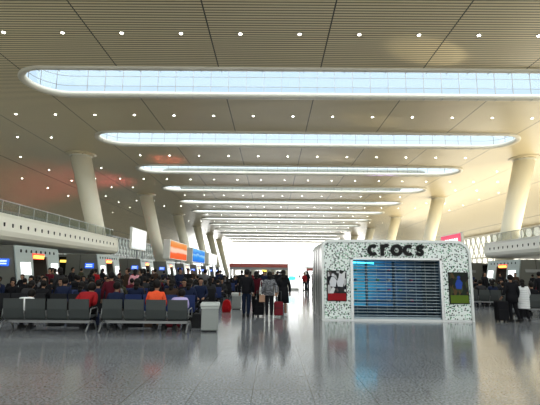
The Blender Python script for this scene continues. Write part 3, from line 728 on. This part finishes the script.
STAND = dict(pel=V(0, 0, .93), wa=V(0, 0, 1.08), ch=V(0, -.01, 1.27), nb=V(0, -.01, 1.43), nk=V(0, .0, 1.49),
             sh=[V(-.18, -.01, 1.39), V(.18, -.01, 1.39)], el=[V(-.25, -.03, 1.12), V(.25, -.03, 1.12)], wr=[V(-.26, .07, .88), V(.26, .07, .88)],
             hp=[V(-.09, 0, .88), V(.09, 0, .88)], kn=[V(-.10, .02, .49), V(.10, .02, .49)], an=[V(-.10, -.03, .09), V(.10, -.03, .09)], hd=V(0, 0, 0))
def pose(**kw):
    d = {k: ([v.copy() for v in x] if isinstance(x, list) else x.copy()) for k, x in STAND.items()}; d.update(kw); return d
def seatpose(lean=0.0, hands='lap'):
    c, s = cos(lean), sin(lean)
    def b(x, y, z): return V(x, y * c + (z - .5) * s, .5 + (z - .5) * c - y * s)
    wr = [V(-.12, .30, .60), V(.12, .30, .60)] if hands == 'lap' else [V(-.08, .26 + lean * .3, .80), V(.08, .26 + lean * .3, .80)]
    return dict(pel=V(0, .0, .50), wa=b(0, -.02, .66), ch=b(0, -.03, .86), nb=b(0, -.01, 1.02), nk=b(0, .01, 1.08), sh=[b(-.18, -.02, .98), b(.18, -.02, .98)],
                el=[b(-.25, .0, .72), b(.25, .0, .72)], wr=wr, hp=[V(-.10, .03, .49), V(.10, .03, .49)], kn=[V(-.13, .44, .50), V(.13, .44, .50)], an=[V(-.13, .46, .09), V(.13, .46, .09)], hd=V(0, lean * .1, 0))
def body_mesh(P):
    nk = P['nk']; hb = nk + V(0, .015, .06) + P['hd']; hm = hb + V(0, .01, .075); ht = hb + V(0, .0, .14)
    ch = [(None, [('pel', P['pel'], (.13, .10)), ('wa', P['wa'], (.12, .09)), ('ch', P['ch'], (.14, .10)), ('nb', P['nb'], (.07, .06)), ('nk', nk, .052), ('hb', hb, (.062, .07)), ('hm', hm, (.078, .09)), ('ht', ht, (.062, .07))])]
    ch.append(('hb', [('nose', hb + V(0, .105, .045), .013)]))
    for i, s in enumerate((-1, 1)):
        ch.append(('hm', [('ear%d' % i, hm + V(s * .092, 0, -.02), .012)]))
        wr = P['wr'][i]; d = (wr - P['el'][i]).normalized(); side = V(-s, 0, 0); side = (side - d * side.dot(d)).normalized()
        palm = wr + d * .06
        ch.append(('ch', [('sh%d' % i, P['sh'][i], .062), ('el%d' % i, P['el'][i], .042), ('wr%d' % i, wr, .028), ('pa%d' % i, palm, (.034, .02))]))
        nrm = d.cross(side).normalized() * (s)
        for f, (off, ln) in enumerate(((.030, .062), (.011, .070), (-.010, .066), (-.029, .052))):
            b0 = palm + side * off + d * .03; k1 = b0 + d * ln * .5; k2 = k1 + (d * .8 + nrm * .5) * ln * .45
            ch.append(('pa%d' % i, [('f%d%d' % (i, f), b0, .010), ('g%d%d' % (i, f), k1, .009), ('h%d%d' % (i, f), k2, .008)]))
        ch.append(('wr%d' % i, [('t%d' % i, wr + side * .038 + d * .03, .011), ('u%d' % i, wr + side * .052 + d * .07, .009)]))
        ch.append(('pel', [('hp%d' % i, P['hp'][i], .085), ('kn%d' % i, P['kn'][i], .056), ('an%d' % i, P['an'][i], .038), ('to%d' % i, P['an'][i] + V(0, .13, -.045), .034)]))
    return skin_mesh('person', ch, M_skin)
def coat_mesh(P, hem=.86, fat=1.0, m=None):
    hemk = .75 if P['pel'].z > .7 else .25
    ch = [(None, [('ch', P['ch'], (.185 * fat, .13 * fat)), ('wa', P['wa'], (.17 * fat, .13 * fat)), ('pl', P['pel'], (.185 * fat, .14 * fat)), ('hm', P['pel'] + (P['pel'] - P['wa']) * hemk, (.19 * fat, .145 * fat))])]
    ch.append(('ch', [('nb', P['nb'] + V(0, 0, .0), (.10, .085)), ('co', P['nk'] + V(0, 0, -.005), (.075, .075))]))
    for i in (0, 1):
        ch.append(('ch', [('sh%d' % i, P['sh'][i] + V(0, 0, -.005), .085 * fat), ('el%d' % i, P['el'][i], .062 * fat), ('wr%d' % i, P['wr'][i], .046 * fat)]))
    return skin_mesh('coat', ch, m)
def trouser_mesh(P, m):
    up = (P['wa'] - P['pel']) * .4
    ch = [(None, [('pel', P['pel'], (.165, .13)), ('top', P['pel'] + up, (.15, .12))])]
    for i in (0, 1): ch.append(('pel', [('hp%d' % i, P['hp'][i] + V(0, 0, -.02), .105), ('kn%d' % i, P['kn'][i], .076), ('an%d' % i, P['an'][i] + V(0, 0, -.01), .06)]))
    return skin_mesh('trousers', ch, m)
def shoe_bm(P, i):
    def f(bm):
        if True:
            a = P['an'][i]; z0 = a.z - .09
            for (y0, y1, h) in ((-.09, .06, .11), (.05, .19, .065)):
                cbox(bm, (a.x, a.y + (y0 + y1) / 2, z0 + h / 2), (.10, y1 - y0, h))
    return f
def hair_bm(P, long=0.0):
    nk = P['nk']; hb = nk + V(0, .015, .06) + P['hd']
    def f(bm):
        c = hb + V(0, -.018, .10)
        r = bmesh.ops.create_uvsphere(bm, u_segments=16, v_segments=10, radius=1, matrix=Matrix.Translation(c) @ Matrix.Diagonal((.103, .118, .118, 1)))
        for v in r['verts']:
            if v.co.y > c.y + .045 and v.co.z < c.z + .05: v.co.y = c.y + .045; v.co.z = max(v.co.z, c.z + .03) if abs(v.co.x - c.x) < .07 else v.co.z
        if long:
            pts = [(c + V(0, -.05, -.04), .085), (c + V(0, -.075, -.14), .08), (c + V(0, -.10, -.14 - long), .055)]
            for (a, ra), (b_, rb) in zip(pts, pts[1:]): tube(bm, a, b_, ra, rb, 12)
        for fc in bm.faces: fc.smooth = True
    return f
def face_bm(P):
    hb = P['nk'] + V(0, .015, .06) + P['hd']
    def f(bm):
        for s in (-1, 1): bmesh.ops.create_uvsphere(bm, u_segments=8, v_segments=6, radius=.013, matrix=Matrix.Translation(hb + V(s * .032, .088, .072)))
    return f
def mouth_bm(P):
    hb = P['nk'] + V(0, .015, .06) + P['hd']
    return lambda bm: cbox(bm, hb + V(0, .078, .005), (.045, .014, .012))
def linked(name, me, parent, m=None):
    o = bpy.data.objects.new(name, me); COL.objects.link(o); o.parent = parent
    if m: o.material_slots[0].link = 'OBJECT'; o.material_slots[0].material = m
    return o
def mk_bm(name, build, m):
    bm = bmesh.new(); build(bm); bmesh.ops.recalc_face_normals(bm, faces=bm.faces); me = bpy.data.meshes.new(name); bm.to_mesh(me); bm.free(); me.materials.append(m); return me
def make_kit(P, long=0.0, hem=.86, fat=1.0, trousers=True):
    k = {'body': body_mesh(P), 'coat': coat_mesh(P, hem, fat, M_black), 'shoe0': mk_bm('shoe', shoe_bm(P, 0), M_black), 'shoe1': mk_bm('shoe', shoe_bm(P, 1), M_black), 'hair': mk_bm('hair', hair_bm(P, long), M_hair), 'eyes': mk_bm('eyes', face_bm(P), M_eye), 'mouth': mk_bm('mouth', mouth_bm(P), M_lip)}
    if trousers: k['trousers'] = trouser_mesh(P, M_black)
    return k
def person(kit, loc, rz, label, coat, trou, scale=1.0, group=None, shoes=None, hair=None):
    o = bpy.data.objects.new('person', kit['body']); COL.objects.link(o); o.location = loc; o.rotation_euler = (0, 0, rz); o.scale = (scale,) * 3
    tag(o, label, 'person', group)
    linked('coat', kit['coat'], o, coat)
    if 'trousers' in kit: linked('trousers', kit['trousers'], o, trou)
    linked('shoe', kit['shoe0'], o, shoes); linked('shoe', kit['shoe1'], o, shoes); linked('hair', kit['hair'], o, hair); linked('eyes', kit['eyes'], o); linked('mouth', kit['mouth'], o)
    return o
CO = {n: fabric(n + '_cloth', c) for n, c in dict(black=(.010, .010, .012), charcoal=(.03, .03, .032), navy=(.012, .018, .045), brown=(.05, .03, .02), maroon=(.08, .008, .015), red=(.28, .012, .015), grey=(.12, .12, .125), olive=(.05, .05, .03), orange=(.85, .10, .035), lavender=(.42, .36, .62), white=(.72, .73, .72), pink=(.75, .35, .40), denim=(.008, .014, .030), teal=(.10, .35, .40), purple=(.08, .05, .16)).items()}
# --- walkers
def walk(st, armL=None, armR=None, lean=0):
    P = pose()
    P['kn'] = [V(-.09, .02 + st * .10, .49), V(.09, .04 - st * .10, .49)]
    P['an'] = [V(-.09, -.03 + st * .20, .09), V(.09, -.05 - st * .16, .10)]
    if armL: P['el'][0], P['wr'][0] = armL
    if armR: P['el'][1], P['wr'][1] = armR
    return P
kit1 = make_kit(walk(.35), fat=1.12)
person(kit1, (-.95, 16.2, 0), 0, 'man in dark jacket and blue jeans walking away, leftmost of the walkers', CO['black'], CO['denim'], .985)
kit2 = make_kit(walk(-.4, armR=(V(.27, -.06, 1.12), V(.20, -.16, .92))), long=.08)
person(kit2, (-.62, 16.95, 0), 0, 'walker in maroon coat with white scarf pulling a black suitcase', CO['maroon'], CO['black'], .95)
# --- patterned jacket woman
M_pat = mat('patterned_jacket', (.2, .2, .2), .8); N, L, b = nodes(M_pat)
t_ = add(N, 'ShaderNodeTexCoord'); v = add(N, 'ShaderNodeTexVoronoi'); v.inputs['Scale'].default_value = 22; L.new(t_.outputs['Object'], v.inputs[0])
r = add(N, 'ShaderNodeValToRGB'); r.color_ramp.elements[0].position = .28; r.color_ramp.elements[0].color = (.42, .43, .45, 1); r.color_ramp.elements[1].position = .5; r.color_ramp.elements[1].color = (.03, .03, .035, 1)
L.new(v.outputs['Distance'], r.inputs[0]); L.new(r.outputs[0], b.inputs['Base Color'])
kit3 = make_kit(walk(.3, armR=(V(.28, -.05, 1.12), V(.26, -.20, .93))), long=.05, fat=1.08)
p3 = person(kit3, (-.10, 15.9, 0), 0, 'woman in grey patterned jacket and black trousers walking away in the centre', M_pat, CO['black'], .94, shoes=CO['grey'])
# --- long coat woman
def skirt(z0, z1, r0, r1, n=14):
    return lambda bm: lathe(bm, [(r0, z0), ((r0 + r1) / 2 + .005, (z0 + z1) / 2), (r1, z1)], n, (0, 0), .75)
kit4 = make_kit(walk(-.25, armL=(V(-.27, -.06, 1.12), V(-.24, -.2, .93))), long=.12, trousers=False)
p4 = person(kit4, (.42, 16.6, 0), 0, 'woman in long black coat with bare calves walking away, rightmost of the walkers', CO['black'], None, .98, shoes=CO['white'])
ob('coat_skirt', CO['black'], skirt(.50, 1.1, .23, .18), p4)
# scarf and tote of the maroon walker
t = thing('tote_bag', 'white shoulder bag hanging between the maroon coat and the patterned jacket', 'bag', (-.40, 16.72, .80))
ob('body', CO['white'], lambda bm: prism(bm, [(-.10, 0), (.10, 0), (.08, .26), (-.08, .26)], -.05, .05), t, .02)
ob('strap', CO['white'], lambda bm: path(bm, [(-.06, 0, .25), (-.03, .04, .50), (.03, .04, .50), (.06, 0, .25)], .010, 6), t)
t = thing('carrier_bag', 'tan paper carrier bag held low beside the patterned jacket', 'bag', (-.36, 15.98, .56))
ob('body', fabric('tan_paper', (.40, .24, .16)), lambda bm: prism(bm, [(-.11, 0), (.11, 0), (.10, .24), (-.10, .24)], -.05, .05), t, .01)
ob('handle', CO['black'], lambda bm: path(bm, [(-.05, 0, .24), (0, 0, .33), (.05, 0, .24)], .006, 6), t)
# --- luggage
def suitcase(name, label, loc, w, d_, h, m, handle, rz=0):
    t = thing(name, label, 'suitcase', loc, rz, 'wheeled suitcases')
    ob('shell', m, lambda bm: cbox(bm, (0, 0, .06 + h / 2), (w, d_, h)), t, .04)
    ob('handle', M_steel, lambda bm: path(bm, [(-w * .28, -d_ * .3, h), (-w * .28, -d_ * .3, handle), (w * .28, -d_ * .3, handle), (w * .28, -d_ * .3, h)], .010, 6), t)
    for sx in (-1, 1):
        for sy in (-1, 1): ob('wheel', M_black, lambda bm: tube(bm, (sx * w * .38 - .015, sy * d_ * .3, .035), (sx * w * .38 + .015, sy * d_ * .3, .035), .035, .035, 12), t)
    ob('zip_band', M_black, lambda bm: cbox(bm, (0, -d_ / 2 - .004, .06 + h * .55), (w * .86, .012, .02)), t)
    return t
suitcase('suitcase', 'black wheeled suitcase pulled by the walker in maroon', (-.47, 16.45, 0), .36, .24, .56, CO['black'], .93)
suitcase('suitcase', 'dark red wheeled suitcase beside the woman in the long coat', (.24, 16.3, 0), .34, .24, .50, fabric('dark_red_shell', (.17, .012, .02), .1, .4), .93)
suitcase('suitcase', 'tall black suitcase beside the man in black near the kiosk', (8.0, 15.45, 0), .40, .28, .66, CO['black'], .9, .15)
t = thing('backpack', 'rounded red bag on the floor between the two litter bins', 'bag', (-1.86, 18.1, 0), group=None)
ob('body', fabric('red_nylon', (.38, .01, .012)), lambda bm: prism(bm, [(-.17, 0), (.17, 0), (.19, .2), (.15, .42), (.06, .50), (-.06, .50), (-.15, .42), (-.19, .2)], -.12, .12), t, .04)
ob('handle', M_black, lambda bm: path(bm, [(-.05, 0, .49), (0, 0, .55), (.05, 0, .49)], .01, 6), t)
ob('pocket', fabric('red_nylon_dark', (.35, .008, .012)), lambda bm: cbox(bm, (0, -.12, .17), (.20, .08, .18)), t, .03)
# dark bags added to stand in for the shade under the steel benches
for k_, (x, w, h, nm, m) in enumerate([(-6.35, .42, .34, 'black', 'black'), (-5.75, .5, .26, 'charcoal', 'charcoal'), (-5.3, .34, .42, 'navy', 'navy'), (-4.05, .46, .30, 'black', 'black'), (-3.55, .36, .44, 'dark brown', 'brown'), (-2.95, .5, .28, 'dark red', 'maroon'), (-2.2, .34, .40, 'charcoal', 'charcoal')]):
    t = thing('shade_bag', '%s bag added to darken the floor behind the steel benches, %s from the photo edge' % (nm, ORD[k_]), 'bag', (x, 13.05, 0), group='bags added for the shade behind the steel benches')
    BAGM = fabric(nm.replace(' ', '_') + '_bag', dict(black=(.012, .012, .013), charcoal=(.03, .03, .032), navy=(.012, .018, .045), brown=(.05, .03, .02), maroon=(.11, .01, .018))[m])
    ob('body', BAGM, lambda bm: prism(bm, [(-w / 2, 0), (w / 2, 0), (w / 2, h * .7), (w / 2 - .06, h), (-w / 2 + .06, h), (-w / 2, h * .7)], -.14, .14), t, .03)
    ob('handle', M_black, lambda bm: path(bm, [(-.09, 0, h - .01), (-.06, 0, h + .08), (.06, 0, h + .08), (.09, 0, h - .01)], .012, 6), t)
# --- couple on the right
kitM = make_kit(pose(el=[V(-.27, -.06, 1.12), V(.25, -.03, 1.12)], wr=[V(-.36, .02, .92), V(.26, .07, .88)], kn=[V(-.08, .0, .49), V(.13, .02, .49)], an=[V(-.08, -.03, .09), V(.24, .0, .09)]), fat=1.12)
pm = person(kitM, (8.42, 15.5, 0), 0, 'man in black overcoat standing with his back turned right of the kiosk', CO['black'], CO['black'], .93)
ob('coat_skirt', CO['black'], skirt(.72, 1.1, .23, .19), pm)
def puffer(bm):
    prof_ = []; z = .52
    for i in range(9):
        for dz, dr in ((0, -.018), (.025, .006), (.05, .012), (.075, .006)):
            base = .225 - .035 * max(0, (i - 5) / 4); prof_.append((base + dr, z + dz))
        z += .093
    prof_.append((.12, z + .01)); lathe(bm, prof_, 20, (0, 0), .78)
kitW = make_kit(pose(el=[V(-.24, .02, 1.14), V(.24, .02, 1.14)], wr=[V(-.16, .20, 1.0), V(.16, .20, 1.0)], an=[V(-.12, -.03, .09), V(.14, -.05, .09)]), long=.10, fat=1.05)
pw = person(kitW, (8.97, 15.75, 0), -.35, 'woman in long white quilted coat standing beside the man in black', CO['white'], CO['black'], .84)
ob('quilted_coat', CO['white'], puffer, pw)

# --- seated people
kS = [make_kit(seatpose(.0)), make_kit(seatpose(.18, 'phone')), make_kit(seatpose(.45), long=.06), make_kit(seatpose(.08), long=.12)]
kT = [make_kit(pose()), make_kit(walk(.3), long=.08), make_kit(pose(wr=[V(-.14, .22, 1.1), V(.14, .22, 1.1)]))]
# named individuals near the steel benches
kB = make_kit(seatpose(1.0)); kB2 = make_kit(seatpose(.85))
person(kB, (-6.88, 11.93, 0), 0, 'person in pale top bent far forward on the leftmost seat of the first steel bench', CO['white'], CO['black'], 1.0)
person(kB, (-2.60, 12.02, 0), 0, 'person in lavender top bent far forward on the rightmost steel bench seat', CO['lavender'], CO['black'], 1.04)
person(kS[0], (-3.17, 12.02, 0), 0, 'person in bright orange top seated on the second steel bench', CO['orange'], CO['black'], 1.02)
person(kB2, (-5.16, 11.93, 0), 0, 'person in red top leaning forward on the right end of the first steel bench', CO['red'], CO['black'], 1.12)
person(kT[0], (-4.70, 12.75, 0), .3, 'person in maroon coat standing in the gap between the two steel benches', CO['maroon'], CO['denim'], .90)
pt = person(kS[0], (-4.27, 12.02, 0), 0, 'person in navy jacket with a teal back patch on the second steel bench', CO['navy'], CO['black'], .98)
pc = ob('back_patch', CO['teal'], lambda bm: cbox(bm, (0, -.165, .80), (.20, .03, .09)), pt, .012)
person(kT[1], (-6.6, 20.95, 0), .2, 'standing person in pink and white top among the seated crowd', CO['pink'], CO['black'], .98)
dark = ['black', 'black', 'charcoal', 'navy', 'black', 'brown', 'charcoal', 'navy', 'black', 'olive', 'maroon', 'black', 'grey', 'navy', 'black', 'black', 'charcoal', 'black']
rnd = random.Random(21)
def crowd_row(rows, xfun, nb_, step, side, density, place):
    for r_, y in enumerate(rows):
        rot = pi if r_ % 3 == 1 else 0
        n = nb_(y)
        for k in range(n):
            for s_ in range(4):
                if rnd.random() > density: continue
                x = xfun(r_, k) + (s_ - 1.5) * .585
                kit = kS[rnd.choice((0, 0, 1, 1, 3, 3, 2))]; c = rnd.choice(dark)
                seat_no = k * 4 + ((3 - s_) if side == 'left' else s_)
                if seat_no >= len(ORD): continue
                lb = 'seated traveller in %s, %s %s row, %s seat from the %s' % (c, ORD[r_], place, ORD[seat_no], 'aisle' if side == 'left' else 'kiosk')
                person(kit, (x, y + (.08 if rot == 0 else -.08), 0), rot + rnd.uniform(-.25, .25), lb, CO[c], CO[rnd.choice(('black', 'denim', 'charcoal'))], rnd.uniform(.92, 1.04), 'seated travellers in the waiting rows')
crowd_row(ROWS, lambda r_, k: row_x(r_) - 1.25 - k * 2.45, lambda y: 4 if y < 24 else 5, 0, 'left', .90, 'black or blue')
crowd_row(RROWS, lambda r_, k: 11.1 + k * 2.5, lambda y: 3, 0, 'right', .72, 'grey')
# --- standing travellers: between the rows, at the counters, in the far hall
def stander(x, y, c, where, i, rz=None):
    person(kT[i % 3], (x, y, 0), rnd.uniform(0, 6.28) if rz is None else rz, where, CO[c], CO[rnd.choice(('black', 'denim', 'charcoal'))], rnd.uniform(.95, 1.04), 'standing travellers')
cs = ['black', 'charcoal', 'navy', 'brown', 'black', 'maroon', 'grey', 'black', 'red', 'olive', 'black', 'navy']
i = 0
for gi, y in enumerate((18.5, 21.2, 23.9, 26.8, 30, 33, 36.3, 39.8)):
    for q in range(2 if y < 20 else 4):
        lo_ = -12.5 if y < 25 else -16
        nq = 2 if y < 20 else 4; x = lo_ + (-3.2 - lo_) * (nq - 1 - q + rnd.uniform(.15, .85)) / nq; c = cs[i % 12]
        stander(x, y, c, 'standing traveller in %s among seated crowd, %s gap behind steel benches, %s of its gap' % (c, ORD[gi], ORD[q]), i); i += 1
far = [(-2.1, 30, 'black'), (-1.7, 34, 'red'), (-1.2, 38, 'black'), (-.6, 33, 'navy'), (-.1, 36, 'charcoal'), (.4, 31.5, 'black'), (.9, 34.5, 'brown'), (-1.5, 27, 'charcoal'), (.75, 27.5, 'black'), (-2.6, 44, 'maroon'), (-1.8, 48, 'black'), (-.7, 46, 'grey'), (.1, 50, 'black'), (.8, 45, 'navy'), (-3, 55, 'black'), (-1.2, 58, 'brown'), (.6, 60, 'black')]
for k, (x, y, c) in enumerate(far):
    stander(x, y, c, 'distant traveller in %s in the aisle beyond the walkers, %s nearest' % (c, ORD[sorted(range(len(far)), key=lambda q: far[q][1]).index(k)]), k, rnd.choice((0, pi)))
for k, (x, y, c) in enumerate([(3.0, 41, 'red'), (3.45, 42.5, 'black'), (3.9, 41.5, 'maroon'), (3.7, 46, 'charcoal'), (2.95, 50, 'black'), (4.4, 47, 'white')]):
    stander(x, y, c, 'distant traveller in %s between the pillar sign and the kiosk, %s from the pillar' % (c, ORD[k]), k)
for k, (x, y, c) in enumerate([(12.5, 20.5, 'black'), (17, 24, 'charcoal'), (15.5, 34, 'navy'), (18, 34.5, 'black'), (20, 36, 'brown'), (22, 37, 'black'), (24, 38, 'grey'), (13.2, 27.2, 'black'), (19.5, 30, 'black'), (21, 29, 'charcoal')]):
    stander(x, y, c, 'standing traveller in %s among the right side crowd, %s nearest the hall centre' % (c, ORD[k]), k)
# purple coat seated at the right frame edge
suit = suitcase('suitcase', 'small black suitcase at the feet of the traveller in purple', (9.75, 17.3, 0), .3, .2, .45, CO['black'], .7)
BR = copy_tree(BS); BR.location = (10.9, 17.9, 0); BR['label'] = 'grey steel bench behind the woman in the white coat'; BR['group'] = 'grey benches right of the kiosk'
person(kS[3], (10.05, 18.0, 0), 0, 'seated traveller in purple on the bench behind the white coat', CO['purple'], CO['black'], 1.05)
person(kS[0], (10.62, 18.0, 0), 0, 'seated traveller in black on the bench behind the white coat', CO['black'], CO['black'], 1.0)

# ---------------------------------------------------------------- downlights
def dl(bm): tube(bm, (0, 0, -.05), (0, 0, .0), .12, .12, 12)
def dlr(bm):
    tube(bm, (0, 0, -.035), (0, 0, .01), .17, .17, 16)
D0 = None
def downlight(x, y, label, grp):
    global D0
    if D0 is None:
        D0 = ob('ceiling_downlight', M_rim, dlr); ob('lamp', M_lamp, dl, D0); o = D0
    else: o = copy_tree(D0)
    o.location = (x, y, prof(x - CX) - .015); tag(o, label, 'downlight', grp)
nlt = 0
for r_ in range(13):
    y = 30.25 + r_ * 17.4; xs = [(-30.05 + 4.61 * k) if r_ else (-16.2 + 4.53 * (k - 3)) for k in range(16)]
    n = 0
    for k, x in enumerate(xs):
        if y > 32 and abs(abs(x - CX) - 34.55) < 5.8 and (r_ % 2 == 0): continue
        if abs(x) > y * .76: continue
        n += 1
        downlight(x, y, 'round ceiling downlight in the %s band between skylights, %s from the left' % (ORD[r_], ORD[n - 1]), 'ceiling downlights')
for r_ in range(7):
    for q, dy in enumerate((0, 8.7)):
        y = 30.25 + r_ * 17.4 + dy - (0 if q == 0 else 0)
        for side, xs in (('left', [-30.35 - 4.61 * k for k in range(0, 4)]), ('right', [39.25 + 4.61 * k for k in range(0, 3)])):
            for k, x in enumerate(xs):
                if q == 0 and k == 0 : continue
                if abs(x) > y * .66 or y > 125: continue
                if min(abs(y - cy) for cy in (65, 100, 135)) < 4.5 and abs(abs(x - CX) - 34.55) < 5.8: continue
                downlight(x, y, 'round ceiling downlight over the %s gallery side, %s cross row, %s outward' % (side, ORD[r_ * 2 + q], ORD[k]), 'side ceiling downlights')
print('SCENE objects', len(bpy.data.objects))
